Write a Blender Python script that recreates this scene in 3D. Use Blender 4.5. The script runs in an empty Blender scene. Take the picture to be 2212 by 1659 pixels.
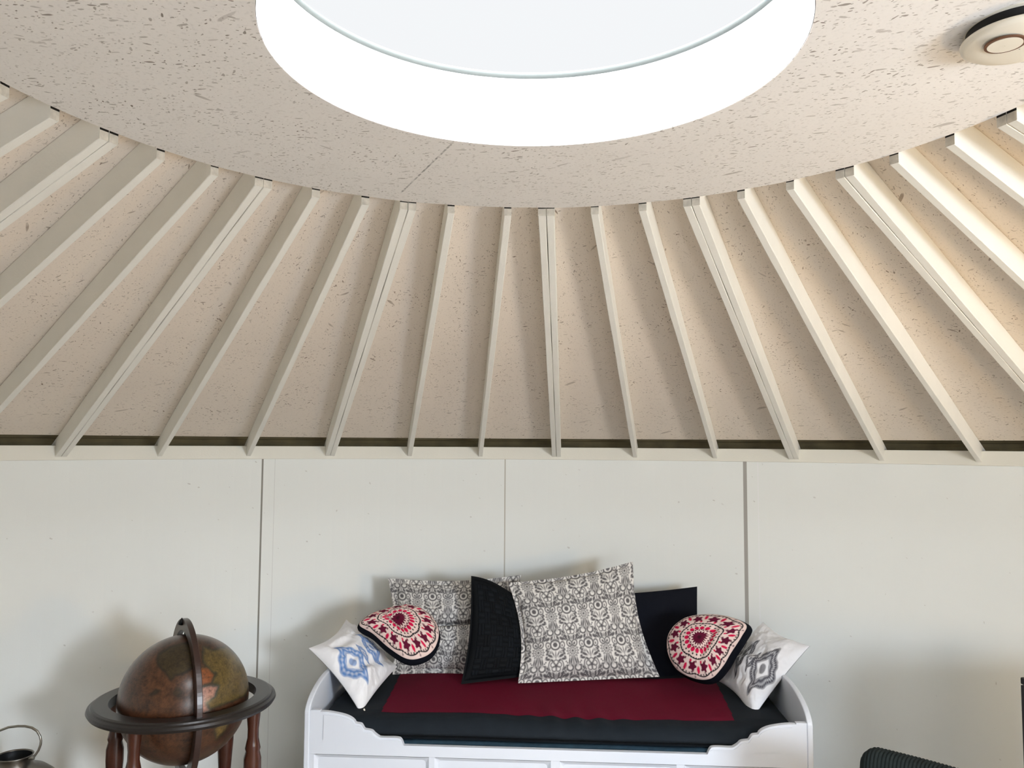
import bpy, math, random
import numpy as np
from mathutils import Vector, Matrix, Euler
random.seed(7)
rng = np.random.default_rng(11)
SC = bpy.context.scene
COL = SC.collection
PI = math.pi

# ------------------------------------------------------------------ camera
W, H = 2212, 1659
F, PITCH, ROLL, EYE = 1783.5, 0.0712, 0.0059, 1.6
cam = bpy.data.cameras.new('camera')
cam.sensor_width = 36.0
cam.lens = F / W * 36.0
cam.clip_start = 0.02
camo = bpy.data.objects.new('camera', cam)
COL.objects.link(camo)
camo.matrix_world = Matrix.Translation((0, 0, EYE)) @ Matrix.Rotation(PI/2 + PITCH, 4, 'X') @ Matrix.Rotation(ROLL, 4, 'Z')
SC.camera = camo

def ray(px, py):
    u0, v0 = px - W/2, py - H/2
    cr, sr = math.cos(ROLL), math.sin(ROLL)
    u = u0*cr + v0*sr
    v = -u0*sr + v0*cr
    d = (u/F, 1.0, -v/F)
    c, s = math.cos(PITCH), math.sin(PITCH)
    return np.array([d[0], d[1]*c - d[2]*s, d[1]*s + d[2]*c])
def at(px, py, Y):
    r = ray(px, py)
    return r*(Y/r[1]) + np.array([0, 0, EYE])
def atz(px, py, z):
    r = ray(px, py)
    return r*((z-EYE)/r[2]) + np.array([0, 0, EYE])
def atplane(px, py, p0, n):
    r = ray(px, py); o = np.array([0, 0, EYE]); n = np.array(n, float)
    return o + r*(np.dot(np.array(p0)-o, n)/np.dot(r, n))

# ------------------------------------------------------------------ colour helpers
def lin(c):
    c = np.asarray(c, float)/255.0
    return np.where(c <= .04045, c/12.92, ((c+.055)/1.055)**2.4)
def L4(r, g, b):
    x = lin((r, g, b)); return (float(x[0]), float(x[1]), float(x[2]), 1.0)

# ------------------------------------------------------------------ materials
def mat(name):
    m = bpy.data.materials.new(name); m.use_nodes = True
    nt = m.node_tree
    b = nt.nodes['Principled BSDF']
    return m, nt, b
def N(nt, t, **k):
    n = nt.nodes.new(t)
    for a, v in k.items():
        setattr(n, a, v)
    return n
def val(nt, s, v):
    s.default_value = v
def math_n(nt, op, a, b=None, clamp=False):
    n = N(nt, 'ShaderNodeMath', operation=op, use_clamp=clamp)
    for i, x in enumerate((a, b)):
        if x is None: continue
        if isinstance(x, (int, float)): n.inputs[i].default_value = x
        else: nt.links.new(x, n.inputs[i])
    return n.outputs[0]
def mixc(nt, fac, a, b):
    n = N(nt, 'ShaderNodeMix', data_type='RGBA')
    if isinstance(fac, (int, float)): n.inputs[0].default_value = fac
    else: nt.links.new(fac, n.inputs[0])
    for i, x in ((6, a), (7, b)):
        if isinstance(x, tuple): n.inputs[i].default_value = x
        else: nt.links.new(x, n.inputs[i])
    return n.outputs[2]
def noise(nt, vec, scale, detail=3, rough=.5):
    n = N(nt, 'ShaderNodeTexNoise'); n.inputs['Scale'].default_value = scale
    n.inputs['Detail'].default_value = detail; n.inputs['Roughness'].default_value = rough
    if vec is not None: nt.links.new(vec, n.inputs['Vector'])
    return n.outputs['Fac']
def ramp(nt, fac, a, b):
    n = N(nt, 'ShaderNodeMapRange'); n.inputs[1].default_value = a; n.inputs[2].default_value = b
    nt.links.new(fac, n.inputs[0]); return n.outputs[0]
def bump(nt, b, h, strength, dist):
    n = N(nt, 'ShaderNodeBump'); n.inputs['Strength'].default_value = strength; n.inputs['Distance'].default_value = dist
    nt.links.new(h, n.inputs['Height']); nt.links.new(n.outputs[0], b.inputs['Normal'])

def simple(name, c, rough=.6, metal=0.0, var=.12, scale=30, bmp=0.0, spec=.3, bscale=400):
    m, nt, b = mat(name)
    co = N(nt, 'ShaderNodeTexCoord').outputs['Object']
    f = noise(nt, co, scale)
    dk = tuple(x*(1-var) for x in c[:3]) + (1,)
    lt = tuple(min(1, x*(1+var)) for x in c[:3]) + (1,)
    nt.links.new(mixc(nt, f, dk, lt), b.inputs['Base Color'])
    b.inputs['Roughness'].default_value = rough
    b.inputs['Metallic'].default_value = metal
    b.inputs['Specular IOR Level'].default_value = spec
    if bmp:
        bump(nt, b, noise(nt, co, bscale, 2), bmp, .002)
    return m

def fleck_mask(nt, vec, angle, sx, sy, rmax, keep):
    m0 = N(nt, 'ShaderNodeMapping'); m0.inputs['Rotation'].default_value = (0, 0, angle)
    nt.links.new(vec, m0.inputs['Vector'])
    mp = N(nt, 'ShaderNodeMapping'); mp.inputs['Scale'].default_value = (sx, sy, 1); mp.inputs['Location'].default_value = (angle*7.3, sx*.31, 0)
    nt.links.new(m0.outputs[0], mp.inputs['Vector'])
    wob = N(nt, 'ShaderNodeTexNoise', noise_dimensions='2D'); wob.inputs['Scale'].default_value = .9; wob.inputs['Detail'].default_value = 3
    nt.links.new(mp.outputs[0], wob.inputs['Vector'])
    ad = N(nt, 'ShaderNodeVectorMath', operation='MULTIPLY_ADD')
    nt.links.new(wob.outputs['Color'], ad.inputs[0]); ad.inputs[1].default_value = (.55, .55, 0); nt.links.new(mp.outputs[0], ad.inputs[2])
    vo = N(nt, 'ShaderNodeTexVoronoi', voronoi_dimensions='2D', feature='F1'); vo.inputs['Scale'].default_value = 1.0
    nt.links.new(ad.outputs[0], vo.inputs['Vector'])
    sp = N(nt, 'ShaderNodeSeparateColor'); nt.links.new(vo.outputs['Color'], sp.inputs[0])
    r = math_n(nt, 'MULTIPLY', sp.outputs[0], rmax)
    k = math_n(nt, 'LESS_THAN', sp.outputs[1], keep)
    r = math_n(nt, 'MULTIPLY', r, k)
    d = math_n(nt, 'SUBTRACT', r, vo.outputs['Distance'])
    d = math_n(nt, 'MULTIPLY', d, 22.0, clamp=True)
    s = math_n(nt, 'MULTIPLY_ADD', sp.outputs[2], .7)
    s.node.inputs[2].default_value = .3
    return math_n(nt, 'MULTIPLY', d, s)

def flake_board(name, base, dark, amount=1.0, along=None, seam=None):
    """white-painted strand board: small dark strand flecks showing through the paint"""
    m, nt, b = mat(name)
    uv = N(nt, 'ShaderNodeUVMap'); uv.uv_map = 'UVMap'
    vec = uv.outputs[0]
    masks = []
    angs = along or [(.2, .2), (1.1, .9), (2.0, 1.7), (2.75, 2.6)]
    for i, (a1, a2) in enumerate(angs):
        masks.append(fleck_mask(nt, vec, a1, 26+5*i, 85+12*i, .30, .11*amount))
        masks.append(fleck_mask(nt, vec, a2+.35, 75+9*i, 150+14*i, .36, .13*amount))
    masks.append(fleck_mask(nt, vec, .7, 9, 42, .26, .035*amount))
    masks.append(fleck_mask(nt, vec, 2.3, 10, 46, .24, .03*amount))
    mx = masks[0]
    for k in masks[1:]: mx = math_n(nt, 'MAXIMUM', mx, k)
    cl = ramp(nt, noise(nt, vec, 5.5, 4, .6), .36, .62)
    cl = math_n(nt, 'MULTIPLY_ADD', cl, .8); cl.node.inputs[2].default_value = .2
    mx = math_n(nt, 'MULTIPLY', mx, cl)
    mx = math_n(nt, 'MULTIPLY', mx, .95)
    big = noise(nt, vec, 2.2, 3)
    b0 = mixc(nt, big, tuple(x*.93 for x in base[:3])+(1,), tuple(min(1, x*1.05) for x in base[:3])+(1,))
    fine = noise(nt, vec, 140, 2)
    b0 = mixc(nt, ramp(nt, fine, .55, .8), b0, tuple(x*.86 for x in base[:3])+(1,))
    c = mixc(nt, mx, b0, dark)
    if seam is not None:
        (p0, p1, hw) = seam
        d = np.array(p1)-np.array(p0); ln = np.linalg.norm(d); d = d/ln; nn = (-d[1], d[0])
        sp = N(nt, 'ShaderNodeSeparateXYZ'); nt.links.new(vec, sp.inputs[0])
        def dot(vx, vy, off):
            a = math_n(nt, 'MULTIPLY', sp.outputs[0], float(vx)); q = math_n(nt, 'MULTIPLY', sp.outputs[1], float(vy))
            s = math_n(nt, 'ADD', a, q); return math_n(nt, 'SUBTRACT', s, float(off))
        perp = dot(nn[0], nn[1], np.dot(nn, p0)); perp = math_n(nt, 'ABSOLUTE', perp)
        al = dot(d[0], d[1], np.dot(d, p0))
        k = math_n(nt, 'LESS_THAN', perp, hw)
        k = math_n(nt, 'MULTIPLY', k, math_n(nt, 'GREATER_THAN', al, 0.0))
        k = math_n(nt, 'MULTIPLY', k, math_n(nt, 'LESS_THAN', al, float(ln)))
        k = math_n(nt, 'MULTIPLY', k, ramp(nt, noise(nt, vec, 60, 2), .3, .6))
        c = mixc(nt, k, c, tuple(x*.35 for x in base[:3])+(1,))
    nt.links.new(c, b.inputs['Base Color'])
    b.inputs['Roughness'].default_value = .75
    b.inputs['Specular IOR Level'].default_value = .2
    bump(nt, b, fine, .25, .002)
    return m

def attr_mat(name, rough=.85, spec=.15, bmp=0.0, bscale=900, sheen=0.0, coat=0.0):
    """colour worked out per vertex from drawn motifs, read back by the node tree"""
    m, nt, b = mat(name)
    a = N(nt, 'ShaderNodeAttribute'); a.attribute_name = 'Col'
    co = N(nt, 'ShaderNodeTexCoord').outputs['Object']
    f = noise(nt, co, 60, 2)
    mul = N(nt, 'ShaderNodeMix', data_type='RGBA', blend_type='MULTIPLY'); mul.inputs[0].default_value = 1
    nt.links.new(a.outputs['Color'], mul.inputs[6])
    nt.links.new(mixc(nt, f, (.93, .93, .93, 1), (1, 1, 1, 1)), mul.inputs[7])
    nt.links.new(mul.outputs[2], b.inputs['Base Color'])
    b.inputs['Roughness'].default_value = rough
    b.inputs['Specular IOR Level'].default_value = spec
    b.inputs['Sheen Weight'].default_value = sheen
    b.inputs['Coat Weight'].default_value = coat
    b.inputs['Coat Roughness'].default_value = .25
    if bmp: bump(nt, b, noise(nt, co, bscale, 2), bmp, .001)
    return m

# ------------------------------------------------------------------ object helpers
def obj(name, verts, faces, m, parent=None, loc=None, smooth=False, uv=None, col=None, fmat=None):
    v = np.asarray(verts, float)
    if loc is None:
        loc = (0, 0, 0)
    if parent is not None:
        base = np.array(parent_world(parent))
    else:
        base = np.array(loc, float)
    me = bpy.data.meshes.new(name)
    me.from_pydata((v-base).tolist(), [], [tuple(int(i) for i in f) for f in faces])
    mats = m if isinstance(m, (list, tuple)) else [m]
    for x in mats: me.materials.append(x)
    if fmat is not None: me.polygons.foreach_set('material_index', np.asarray(fmat, np.int32))
    if smooth: me.polygons.foreach_set('use_smooth', np.ones(len(me.polygons), bool))
    if uv is not None:
        ul = me.uv_layers.new(name='UVMap')
        li = np.empty(len(me.loops), np.int32); me.loops.foreach_get('vertex_index', li)
        ul.data.foreach_set('uv', np.asarray(uv, np.float32)[li].ravel())
    if col is not None:
        ca = me.color_attributes.new('Col', 'FLOAT_COLOR', 'POINT')
        c4 = np.ones((len(v), 4), np.float32); c4[:, :3] = col
        ca.data.foreach_set('color', c4.ravel())
    me.validate(); me.update()
    o = bpy.data.objects.new(name, me); COL.objects.link(o)
    if parent is not None:
        o.parent = parent
    else:
        o.location = tuple(base)
    return o
WORLD = {}
def parent_world(p):
    x = np.array(p.location, float)
    if p.parent is not None: x = x + parent_world(p.parent)
    return x
def empty(name, loc):
    o = bpy.data.objects.new(name, None); COL.objects.link(o); o.location = tuple(loc)
    o.empty_display_size = .1
    return o
def tag(o, label, cat, group=None, kind=None):
    if label: o['label'] = label
    if cat: o['category'] = cat
    if group: o['group'] = group
    if kind: o['kind'] = kind
    return o
def struct(o):
    o['kind'] = 'structure'; return o

class MB:
    def __init__(s): s.v = []; s.f = []; s.m = []
    def add(s, v, f, mi=0):
        n = len(s.v); s.v += [tuple(map(float, x)) for x in v]
        s.f += [tuple(i+n for i in q) for q in f]; s.m += [mi]*len(f); return s
    def build(s, name, m, parent=None, loc=None, smooth=False):
        return obj(name, s.v, s.f, m, parent, loc, smooth, fmat=s.m)
def bevel_mod(o, w=.004, seg=2):
    md = o.modifiers.new('bevel', 'BEVEL'); md.width = w; md.segments = seg; md.limit_method = 'ANGLE'; md.angle_limit = .6
    return o
def grid_faces(nu, nv, flip=False, off=0, wrapu=False):
    i = np.arange(nu if wrapu else nu-1); j = np.arange(nv-1)
    I, J = np.meshgrid(i, j, indexing='ij')
    a = I*nv+J; b = ((I+1) % nu)*nv+J; c = b+1; d = a+1
    q = np.stack([a, b, c, d], -1).reshape(-1, 4)+off
    return q[:, ::-1] if flip else q
def lathe(profile, seg=40, axis_xy=(0, 0)):
    pr = np.array(profile, float); n = len(pr)
    a = np.linspace(0, 2*PI, seg, endpoint=False)
    v = np.stack([axis_xy[0]+np.cos(a)[:, None]*pr[None, :, 0], axis_xy[1]+np.sin(a)[:, None]*pr[None, :, 0], np.tile(pr[:, 1], (seg, 1))], -1).reshape(-1, 3)
    return v, grid_faces(seg, n, wrapu=True)
def tube(pts, r, seg=10, closed=False):
    P = np.array(pts, float); n = len(P)
    if closed: T = np.roll(P, -1, 0)-np.roll(P, 1, 0)
    else: T = np.gradient(P, axis=0)
    T /= np.linalg.norm(T, axis=1)[:, None]
    up = np.array([0, 0, 1.0]); 
    if abs(T[0] @ up) > .9: up = np.array([1.0, 0, 0])
    u = np.cross(T[0], up); u /= np.linalg.norm(u)
    V = []
    for i in range(n):
        u = u-T[i]*(u @ T[i]); u /= np.linalg.norm(u); w = np.cross(T[i], u)
        rr = r[i] if hasattr(r, '__len__') else r
        for k in range(seg):
            a = 2*PI*k/seg; V.append(P[i]+rr*(math.cos(a)*u+math.sin(a)*w))
    f = []
    for i in range(n if closed else n-1):
        for k in range(seg):
            a = i*seg+k; b = i*seg+(k+1) % seg; j = (i+1) % n
            f.append((a, b, j*seg+(k+1) % seg, j*seg+k))
    if not closed:
        f.append(tuple(range(seg))[::-1]); f.append(tuple((n-1)*seg+k for k in range(seg)))
    return V, f

def vnoise(x, y, z=0.0, seed=0):
    """smooth lattice noise in -1..1"""
    x = np.asarray(x, float); y = np.asarray(y, float); z = np.asarray(z, float)+0*x
    xi, yi, zi = np.floor(x), np.floor(y), np.floor(z)
    fx, fy, fz = x-xi, y-yi, z-zi
    s = lambda t: t*t*(3-2*t)
    fx, fy, fz = s(fx), s(fy), s(fz)
    def h(a, b, c):
        q = np.sin(a*127.1+b*311.7+c*74.7+seed*19.19)*43758.5453
        return (q-np.floor(q))*2-1
    r = 0
    for dx in (0, 1):
        for dy in (0, 1):
            for dz in (0, 1):
                r = r+h(xi+dx, yi+dy, zi+dz)*(fx if dx else 1-fx)*(fy if dy else 1-fy)*(fz if dz else 1-fz)
    return r
def fbm(x, y, z=0.0, seed=0, o=4):
    r = 0; a = .5
    for k in range(o):
        r = r+a*vnoise(x*2**k, y*2**k, np.asarray(z)*2**k, seed+k); a *= .5
    return r

# ------------------------------------------------------------------ materials in use
M = {}
M['paint'] = simple('white_gloss_paint', L4(210, 216, 226), .35, var=.02, scale=4, spec=.4)
M['rafter'] = simple('cream_painted_timber', L4(234, 232, 224), .65, var=.05, scale=9, bmp=.35, bscale=120)
M['rafter_end'] = simple('worn_painted_end_grain', L4(196, 190, 178), .8, var=.35, scale=70, bmp=.4, bscale=200)
M['gap_shade'] = simple('painted_gap_shade', L4(30, 27, 24), .9, var=.2)  # dark colour standing in for shade in the gap above rafter ends
M['trim'] = simple('cream_trim_paint', L4(229, 227, 216), .5, var=.03, scale=6, bmp=.2, bscale=150)
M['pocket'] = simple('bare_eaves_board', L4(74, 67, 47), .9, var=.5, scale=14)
M['black'] = simple('matt_black', L4(22, 23, 25), .5, var=.2)
M['charcoal'] = simple('charcoal_cotton', L4(27, 33, 39), .8, var=.18, scale=18, bmp=.3, bscale=700, spec=.12)
M['red'] = simple('burgundy_cotton', L4(94, 14, 38), .85, var=.14, scale=9, bmp=.3, bscale=700, spec=.1)
M['blue'] = simple('petrol_blue_ticking', L4(34, 52, 64), .85, var=.4, scale=40, spec=.1)
M['navy'] = simple('black_cotton', L4(15, 18, 26), .9, var=.2, spec=.08)
M['metal'] = simple('brushed_steel', L4(150, 148, 142), .28, metal=1.0, var=.12, scale=20)
M['tin'] = simple('aged_tin', L4(120, 116, 110), .32, metal=1.0, var=.3, scale=14)
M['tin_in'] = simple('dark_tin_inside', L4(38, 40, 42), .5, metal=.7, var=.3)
M['plastic'] = simple('cream_plastic', L4(232, 226, 212), .45, var=.02)
M['ringwood'] = simple('dark_stained_ring_wood', L4(26, 22, 22), .32, var=.25, scale=25, spec=.5)
M['legwood'] = simple('mahogany_stain', L4(66, 32, 19), .25, var=.35, scale=22, spec=.5)
M['meridian'] = simple('brown_meridian_wood', L4(48, 31, 27), .3, var=.2, scale=22, spec=.5)
M['cord'] = simple('dark_green_corduroy', L4(30, 36, 36), .9, var=.25, scale=60, bmp=.3, bscale=500, spec=.1)
M['floor'] = None

# ------------------------------------------------------------------ room shell (circular cabin)
XC, YC, RW = 0.0299, 1.2542, 2.8455       # centre of the round room, radius at the wall trim
ZB = EYE-0.0677                           # rafter underside where it meets the wall trim
ZTT, ZTB = EYE-0.0218, EYE-0.082          # trim top / bottom
RP, ZP = 0.9733, EYE+0.6434               # crown plate outer edge
RS, ZS = 0.4162, EYE+0.613                # skylight opening
RS2, ZS2 = 0.4328, EYE+0.7704             # glazing ring
ZRT = ZP-0.020                            # rafter underside at the crown
SLOPE = (ZRT-ZB)/(RW-RP)
RD = 0.076                                # rafter depth
def P(r, th, z): return (XC+r*math.sin(th), YC+r*math.cos(th), z)
def revolve(profile, a0, a1, n, uvscale=True):
    pr = np.array(profile, float); th = np.linspace(a0, a1, n)
    v = np.stack([XC+np.sin(th)[:, None]*pr[None, :, 0], YC+np.cos(th)[:, None]*pr[None, :, 0], np.tile(pr[:, 1], (n, 1))], -1).reshape(-1, 3)
    seg = np.r_[0, np.cumsum(np.hypot(*np.diff(pr, axis=0).T))]
    return v, grid_faces(n, len(pr)), th, seg, pr

# floor
m, nt, b = mat('oak_floor_boards')
co = N(nt, 'ShaderNodeTexCoord').outputs['Object']
br = N(nt, 'ShaderNodeTexBrick'); nt.links.new(co, br.inputs['Vector']); br.inputs['Scale'].default_value = 1
br.inputs['Color1'].default_value = L4(176, 166, 154); br.inputs['Color2'].default_value = L4(166, 156, 144); br.inputs['Mortar'].default_value = L4(80, 60, 44)
br.inputs['Brick Width'].default_value = 1.2; br.inputs['Row Height'].default_value = .14; br.inputs['Mortar Size'].default_value = .003
nt.links.new(br.outputs['Color'], b.inputs['Base Color']); b.inputs['Roughness'].default_value = .45
M['floor'] = m
th = np.linspace(0, 2*PI, 96, endpoint=False)
struct(obj('floor', [P(RW+.2, t, 0) for t in th]+[P(RW+.2, t, -.05) for t in th], [tuple(range(96))[::-1]]+[(i, (i+1) % 96, 96+(i+1) % 96, 96+i) for i in range(96)], m))

# wall: painted sheets with vertical joints
def wall_material():
    m, nt, b = mat('white_painted_wall_sheets')
    uv = N(nt, 'ShaderNodeUVMap'); uv.uv_map = 'UVMap'
    sp = N(nt, 'ShaderNodeSeparateXYZ'); nt.links.new(uv.outputs[0], sp.inputs[0])
    base = L4(236, 239, 236)
    c = mixc(nt, noise(nt, uv.outputs[0], 1.6, 4), tuple(x*.96 for x in base[:3])+(1,), base)
    fl = fleck_mask(nt, uv.outputs[0], .4, 22, 40, .14, .05)
    fl2 = fleck_mask(nt, uv.outputs[0], 1.4, 9, 17, .07, .06)
    c = mixc(nt, math_n(nt, 'MULTIPLY', math_n(nt, 'MAXIMUM', fl, fl2), .45), c, L4(150, 140, 130))
    hs = []
    R = RW+.012
    lines = []
    tL, tM, tR = [math.asin((x-XC)/RW) for x in (-1.1515, -.0315, 1.094)]
    d = (tR-tL)/2
    lines += [(tL, .0040, L4(120, 116, 108), .9), (tL+.0098*2, .0012, L4(200, 200, 198), .6)]
    lines += [(tM, .0030, L4(176, 170, 158), .8)]
    lines += [(tR, .0085, L4(150, 145, 138), .85), (tR+.0205, .0022, L4(240, 240, 242), .6)]
    k = 1
    while k < 8:
        for t in (tL-d*k, tR+d*k): lines.append((t, .004, L4(150, 145, 138), .8))
        k += 1
    hsum = None
    for t, hw, colr, st in lines:
        q = math_n(nt, 'SUBTRACT', sp.outputs[0], float(t*R)); q = math_n(nt, 'ABSOLUTE', q)
        k_ = math_n(nt, 'LESS_THAN', q, hw)
        c = mixc(nt, math_n(nt, 'MULTIPLY', k_, st), c, colr)
        hsum = k_ if hsum is None else math_n(nt, 'ADD', hsum, k_)
    nt.links.new(c, b.inputs['Base Color'])
    b.inputs['Roughness'].default_value = .6; b.inputs['Specular IOR Level'].default_value = .25
    bump(nt, b, noise(nt, uv.outputs[0], 160, 2), .06, .003)
    return m
M['wall'] = wall_material()
def wall_piece(name, a0, a1, n):
    R = RW+.012
    v, f, th, seg, pr = revolve([(R, 0), (R, .5), (R, 1.0), (R, ZTT-.004), (R+.085, ZTT-.004), (R+.085, 0)], a0, a1, n)
    uv = np.stack([np.repeat(th*R, len(pr)), np.tile(pr[:, 1], len(th))], -1)
    return struct(obj(name, v, f[:, ::-1], M['wall'], smooth=False, uv=uv))
wall_piece('wall_back', -PI/2, PI/2, 121)
wall_piece('wall_front', PI/2, 3*PI/2, 121)
v, f, th, seg, pr = revolve([(RW+.014, ZTB), (RW, ZTB+.002), (RW, ZTT), (RW+.1, ZTT)], 0, 2*PI, 241)
struct(obj('trim_1', v, f[:, ::-1], M['trim']))
# eaves board closing the dark pocket behind the wall top
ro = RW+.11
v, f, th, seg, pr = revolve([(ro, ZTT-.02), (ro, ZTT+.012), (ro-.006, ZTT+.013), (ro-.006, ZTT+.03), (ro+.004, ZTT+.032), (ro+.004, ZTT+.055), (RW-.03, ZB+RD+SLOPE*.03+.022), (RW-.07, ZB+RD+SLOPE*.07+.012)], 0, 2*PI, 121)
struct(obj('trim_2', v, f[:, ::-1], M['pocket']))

# sloping roof boards between the rafters
M['roof'] = flake_board('painted_strand_roof_board', L4(229, 218, 205), L4(122, 102, 84), .62)
zr = lambda r: ZB+RD+SLOPE*(RW-r)
v, f, th, seg, pr = revolve([(r, zr(r)) for r in np.linspace(RP-.03, RW-.034, 8)], 0, 2*PI, 193)
uv = np.stack([np.repeat(th, len(pr))*2.0, np.tile(seg, len(th))], -1)
struct(obj('ceiling', v, f, M['roof'], smooth=True, uv=uv))

# crown plate
s0, s1 = atz(975, 308, ZS+.005), atz(866, 416, ZP-.004)
M['crown'] = flake_board('painted_strand_crown_board', L4(240, 237, 234), L4(112, 99, 88), .8, along=[(.15, -.1), (.3, .25), (2.9, 2.7), (1.2, .5)], seam=((s0[0], s0[1]), (s1[0], s1[1]), .0022))
n = 289
th = np.linspace(0, 2*PI, n)
prof = [(RS, ZS+.018), (RS, ZS), (.55, ZS+(ZP-ZS)*.25), (.75, ZS+(ZP-ZS)*.6), (RP-.004, ZP), (RP, ZP+.006), (RP, ZP+.05)]
V = []
for t in th:
    jit = .0035*float(vnoise(np.cos(t)*9, np.sin(t)*9))
    for k, (r, z) in enumerate(prof):
        V.append(P(r+(jit if k >= 4 else 0), t, z))
uv = np.array(V)[:, :2]
struct(obj('ceiling_crown', V, grid_faces(n, len(prof)), M['crown'], smooth=False, uv=uv))

# round skylight: shaft liner, seal ring, opal dome
win = empty('window_1', P(0, 0, ZS)); struct(win)
m, nt, b = mat('white_shaft_liner'); b.inputs['Base Color'].default_value = (.93, .93, .93, 1); b.inputs['Roughness'].default_value = .5
M['shaft'] = m
v, f, *_ = revolve([(RS-.001, ZS+.001), (RS, ZS+.012), (RS2, ZS2)], 0, 2*PI, 145)
obj('shaft_liner', v, f, M['shaft'], win, smooth=True)
v, f = tube([P(RS2+.002, t, ZS2) for t in np.linspace(0, 2*PI, 144, endpoint=False)], .0075, 12, True)
m = simple('grey_glazing_seal', L4(104, 108, 106), 1.0, var=.02, spec=0.0)
obj('seal_ring', v, f, m, win, smooth=True)
m, nt, b = mat('clear_skylight_dome')
tr_ = N(nt, 'ShaderNodeBsdfTransparent'); tr_.inputs['Color'].default_value = (.97, .98, .98, 1)
gs_ = N(nt, 'ShaderNodeBsdfGlossy'); gs_.inputs['Roughness'].default_value = .05
mx_ = N(nt, 'ShaderNodeMixShader'); mx_.inputs[0].default_value = .0
nt.links.new(tr_.outputs[0], mx_.inputs[1]); nt.links.new(gs_.outputs[0], mx_.inputs[2])
nt.links.new(mx_.outputs[0], nt.nodes['Material Output'].inputs['Surface'])
M['dome'] = m
v, f, *_ = revolve([(RS2+.01, ZS2+.002)]+[((RS2+.01)*math.cos(a), ZS2+.002+.16*math.sin(a)) for a in np.linspace(.1, PI/2-.01, 12)], 0, 2*PI, 97)
obj('dome_pane', v, f, M['dome'], win, smooth=True)

# ------------------------------------------------------------------ rafters
LOW = {-6: 132, -5: 345, -4: 537, -3: 713, -2: 885, -1: 1038, 0: 1202, 1: 1372, 2: 1545, 3: 1715, 4: 1905, 5: 2115}
UP = {-11: (8, 185), -10: (122, 237), -9: (242, 285), -8: (351, 325), -7: (466, 360), -6: (572, 386), -5: (684, 409), -4: (788, 428), -3: (882, 437), -2: (974, 446), -1: (1097, 450), 0: (1180, 450), 1: (1285, 448), 2: (1388, 440), 3: (1492, 427), 4: (1597, 410), 5: (1702, 390), 6: (1818, 362), 7: (1926, 333), 8: (2046, 293), 9: (2167, 245)}
TH0, DTH = .07, 2*PI/48
LY = {-6: 986, -5: 986, -4: 986, -3: 986, -2: 985, -1: 986, 0: 988, 1: 988, 2: 990, 3: 992, 4: 995, 5: 998}
ORD = ['', 'first', 'second', 'third', 'fourth', 'fifth', 'sixth', 'seventh', 'eighth', 'ninth', 'tenth', 'eleventh', 'twelfth', 'thirteenth', 'fourteenth']
def beam(tb, tt, off, wid, mb):
    """one board: off = sideways offset of its centre line"""
    r1 = RW+.09
    a = np.array(P(RP+.005, tt, 0)); bq = np.array(P(RW, tb, 0)); d = (bq-a)/np.linalg.norm(bq-a); sd = np.array([d[1], -d[0], 0])
    L = np.linalg.norm(bq-a)
    s_end = L+.09
    zb = lambda s: ZRT+(ZB-ZRT)*s/L
    nseg = 14
    V = []
    for i in range(nseg+1):
        s = s_end*i/nseg
        p = a+d*s+sd*off
        w = wid*(1+.05*math.sin(i*1.7+tb*40))
        for sx, up in ((-.5, 0), (.5, 0), (.5, 1), (-.5, 1)):
            q = p+sd*w*sx; V.append((q[0], q[1], zb(s)+(RD-.002 if up else 0)))
    Fc = []; mi = []
    for i in range(nseg):
        for k in range(4):
            Fc.append((i*4+k, (i+1)*4+k, (i+1)*4+(k+1) % 4, i*4+(k+1) % 4))
    mb.add(V, Fc, 0)
    # end face: worn below, shade of the crown-edge gap painted dark above
    e = V[:4]
    zc = ZP-.0005
    lo, hi = e[0], e[1]
    q = [lo, hi, (hi[0], hi[1], zc), (lo[0], lo[1], zc), e[2], e[3]]
    mb.add(q, [(3, 2, 1, 0)], 1); mb.add(q, [(5, 4, 2, 3)], 2)
    e = V[-4:]; mb.add(e, [(0, 1, 2, 3)], 0)
for k in range(-14, 13):
    tb = TH0+DTH*k; tt = TH0+DTH*k
    if k in LOW:
        r = ray(LOW[k], LY[k]); aa = r[0]**2+r[1]**2; bb = -2*(r[0]*XC+r[1]*YC); cc = XC**2+YC**2-RW**2
        q = (-bb+math.sqrt(bb*bb-4*aa*cc))/(2*aa); tb = math.atan2(r[0]*q-XC, r[1]*q-YC)
    elif k in UP:
        q = atz(UP[k][0], UP[k][1], ZP); tb = .5*tb+.5*math.atan2(q[0]-XC, q[1]-YC)
    if k in UP:
        q = atz(UP[k][0], UP[k][1], ZP); tt = math.atan2(q[0]-XC, q[1]-YC)
    double = k % 3 == 0
    where = 'directly above the daybed' if k == 0 else '%s rafter to the %s of the double rafter above the daybed' % (ORD[abs(k)], 'left' if k < 0 else 'right')
    lab = ('cream double roof rafter with a split seam, ' if double and k == 0 else 'double cream rafter, ' if double else 'slim cream rafter, ')+where
    loc = P(RW, tb, ZB)
    if double:
        e = empty('roof_rafter', loc); tag(e, lab, 'rafter', 'roof rafters')
        for s in (-1, 1):
            mb = MB(); beam(tb, tt, s*.0115, .0215, mb); bevel_mod(mb.build('rafter_board', [M['rafter'], M['rafter_end'], M['gap_shade']], e), .0015, 1)
    else:
        mb = MB(); beam(tb, tt, 0, .0205, mb)
        o = mb.build('roof_rafter', [M['rafter'], M['rafter_end'], M['gap_shade']], None, loc); tag(o, lab, 'rafter', 'roof rafters')
        bevel_mod(o, .0015, 1)

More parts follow.
